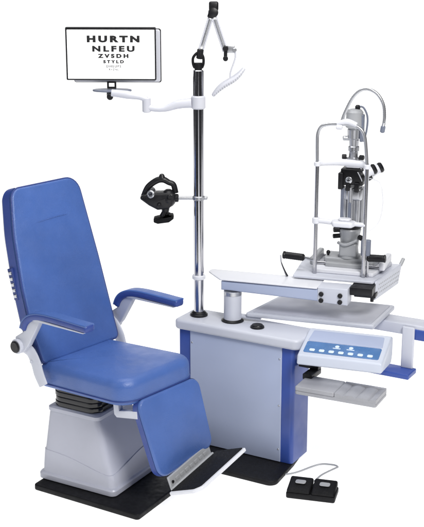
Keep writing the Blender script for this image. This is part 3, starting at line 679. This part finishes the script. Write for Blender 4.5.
# hand grips
for u0, u1, vv, z in ((0.335, 0.216, 0.24, 1.046), (0.674, 0.772, 0.215, 1.078)):
    p = Vector((u0, vv, z)); q = Vector((u1, vv+0.005, z+0.004)); d = (q-p).normalized(); L = (q-p).length
    mb = MB(); prof = [(0, 0.013), (0.003, 0.016)]
    for k in range(9): prof += [(0.008 + (L-0.02)*k/9, 0.0195), (0.008 + (L-0.02)*(k+0.7)/9, 0.0185)]
    prof += [(L-0.010, 0.021), (L-0.003, 0.020), (L, 0.012)]
    mb.lathe(prof, p, d, n=24, M=MT); g = mb.build('hand_grip', BLACK, slit)
    mb = MB(); mb.cyl(p, Vector((0.402 if u0 < .5 else 0.660, hv, z)), 0.007, M=MT); mb.build('grip_rod', SATIN, g)
mb = MB(); mb.box(0.640, 0.690, hv+0.002, hv+0.036, 1.09, 1.175, 0.006, c=0.01, M=MT); mb.build('height_sleeve', DGREY, slit)
# gooseneck fixation light
mb = MB(); pts = [(0.518, hv, 1.765), (0.538, hv, 1.83), (0.580, hv, 1.912), (0.632, hv, 1.951), (0.690, hv, 1.935), (0.728, hv, 1.882), (0.738, hv, 1.815), (0.733, hv, 1.765)]
P, Q = spline([Vector(p) for p in pts], [1]*len(pts), 14)
mb.tube(P, [0.0074 + 0.0012*(k % 2) for k in range(len(P))], 12, M=MT); gn = mb.build('gooseneck', SATIN, slit)
mb = MB(); mb.lathe([(0, 0.008), (0.004, 0.012), (0.03, 0.012), (0.034, 0.009), (0.036, 0.004)], (0.734, hv, 1.772), (-0.14, 0, -1), M=MT); mb.build('fixation_light', DGREY, gn)
mb = MB(); mb.tube([(0.722, 0.30, 1.43), (0.730, 0.30, 1.36), (0.722, 0.29, 1.28), (0.70, 0.27, 1.235), (0.665, 0.22, 1.215)], 0.0019, 8, 8, M=MT); mb.build('thin_cable', WHITE, slit)
mb = MB(); mb.tube([(0.640, 0.36, 1.47), (0.70, 0.33, 1.46), (0.722, 0.30, 1.43)], 0.0019, 8, 8, M=MT); mb.build('thin_cable', WHITE, slit)

# ================================================================== FOOT PEDAL
FP = Vector((0.22, 0.04, 0))
ped = thing('foot_pedal', 'black double foot pedal with a thin grey cable loop lying on the white floor', 'foot pedal', FP)
th2 = R(15); MP = frame(Vector((0.098, -0.078, 0)), (math.cos(th2), math.sin(th2), 0), (-math.sin(th2), math.cos(th2), 0), Z_)
Ms = MP @ Matrix(((0, 0, 1, 0), (1, 0, 0, 0), (0, 1, 0, 0), (0, 0, 0, 1)))
mb = MB(); mb.box(0.0, 0.245, 0.0, 0.135, 0.0, 0.030, 0.006, c=0.012, M=MP); mb.build('pedal_base', STEEL, ped)
for u0 in (0.004, 0.1255):
    mb = MB(); mb.prism(rpoly([(0.004, 0.031), (0.130, 0.031), (0.130, 0.062), (0.115, 0.068), (0.03, 0.050), (0.002, 0.040)], [0.004, 0.008, 0.01, 0.01, 0.008, 0.004]), u0, u0 + 0.1155, 0.010, 4, M=Ms)
    pd = mb.build('pedal', RUBBER, ped)
    mb = MB(); sa = math.atan2(0.018, 0.085)
    mb.prism(rrect(u0 + 0.032, u0 + 0.084, 0.052, 0.092, 0.012), 0.0500 + 0.011, 0.0500 + 0.0145, 0.0015, M=MP); mb.build('pedal_badge', GREYM, pd)
mb = MB(); mb.tube([(0.122, 0.13, 0.045), (0.148, 0.19, 0.055), (0.196, 0.300, 0.045), (0.206, 0.345, 0.035), (0.180, 0.372, 0.030), (0.120, 0.378, 0.025), (0.075, 0.355, 0.018), (0.015, 0.300, 0.0075), (-0.020, 0.268, 0.006), (-0.052, 0.243, 0.008)], 0.0048, 10, 8, M=MP)
mb.build('cable', GREYM, ped)

# ================================================================== LIGHT, WORLD, CAMERA
w = bpy.data.worlds.new('World'); scene.world = w; w.use_nodes = True
nt = w.node_tree; bg = nt.nodes['Background']
tc = nt.nodes.new('ShaderNodeTexCoord'); sp = nt.nodes.new('ShaderNodeSeparateXYZ'); mr = nt.nodes.new('ShaderNodeMapRange'); cr = nt.nodes.new('ShaderNodeValToRGB')
nt.links.new(tc.outputs['Generated'], sp.inputs[0]); nt.links.new(sp.outputs['Z'], mr.inputs['Value'])
mr.inputs['From Min'].default_value = -0.2; mr.inputs['From Max'].default_value = 1.0
nt.links.new(mr.outputs['Result'], cr.inputs[0])
cr.color_ramp.elements[0].color = (0.14, 0.14, 0.15, 1); cr.color_ramp.elements[1].color = (0.55, 0.56, 0.58, 1)
nt.links.new(cr.outputs[0], bg.inputs['Color']); bg.inputs['Strength'].default_value = 0.22

def area(name, loc, target, size, sy, power, col=(1, 1, 1)):
    d = bpy.data.lights.new(name, 'AREA'); d.shape = 'RECTANGLE'; d.size = size; d.size_y = sy; d.energy = power; d.color = col
    o = bpy.data.objects.new(name, d); COL.objects.link(o); o.location = loc
    o.rotation_euler = (Vector(target) - Vector(loc)).to_track_quat('-Z', 'Y').to_euler(); return o
camloc = Vector((2.403, -4.836, 2.68))
ctr = Vector((-0.45, 0.1, 0.8))
area('key_softbox', tuple(ctr + right*1.6 - back*3.6 + Z_*3.6), ctr, 1.7, 1.7, 245, (1.0, 0.985, 0.96))
area('fill_softbox', tuple(ctr - right*3.6 - back*2.4 + Z_*2.0), ctr, 1.4, 2.4, 28, (0.93, 0.96, 1.0))
area('overhead_softbox', tuple(ctr + back*0.4 + Z_*3.6), ctr, 3.0, 2.0, 80)

cam = bpy.data.cameras.new('Camera'); co = bpy.data.objects.new('Camera', cam); COL.objects.link(co)
co.location = camloc
pit = R(15.6)
fwd = back*math.cos(pit) - Z_*math.sin(pit)
co.rotation_euler = fwd.to_track_quat('-Z', 'Y').to_euler()
cam.sensor_width = 36; cam.sensor_fit = 'AUTO'; cam.lens = 1170/527*36; cam.clip_end = 200; cam.clip_start = 0.05
cam.shift_y = 0.0
scene.camera = co
scene.view_settings.view_transform = 'Standard'; scene.view_settings.look = 'None'; scene.view_settings.exposure = 0
scene.render.engine = 'CYCLES'
scene.render.resolution_x = 824; scene.render.resolution_y = 1024
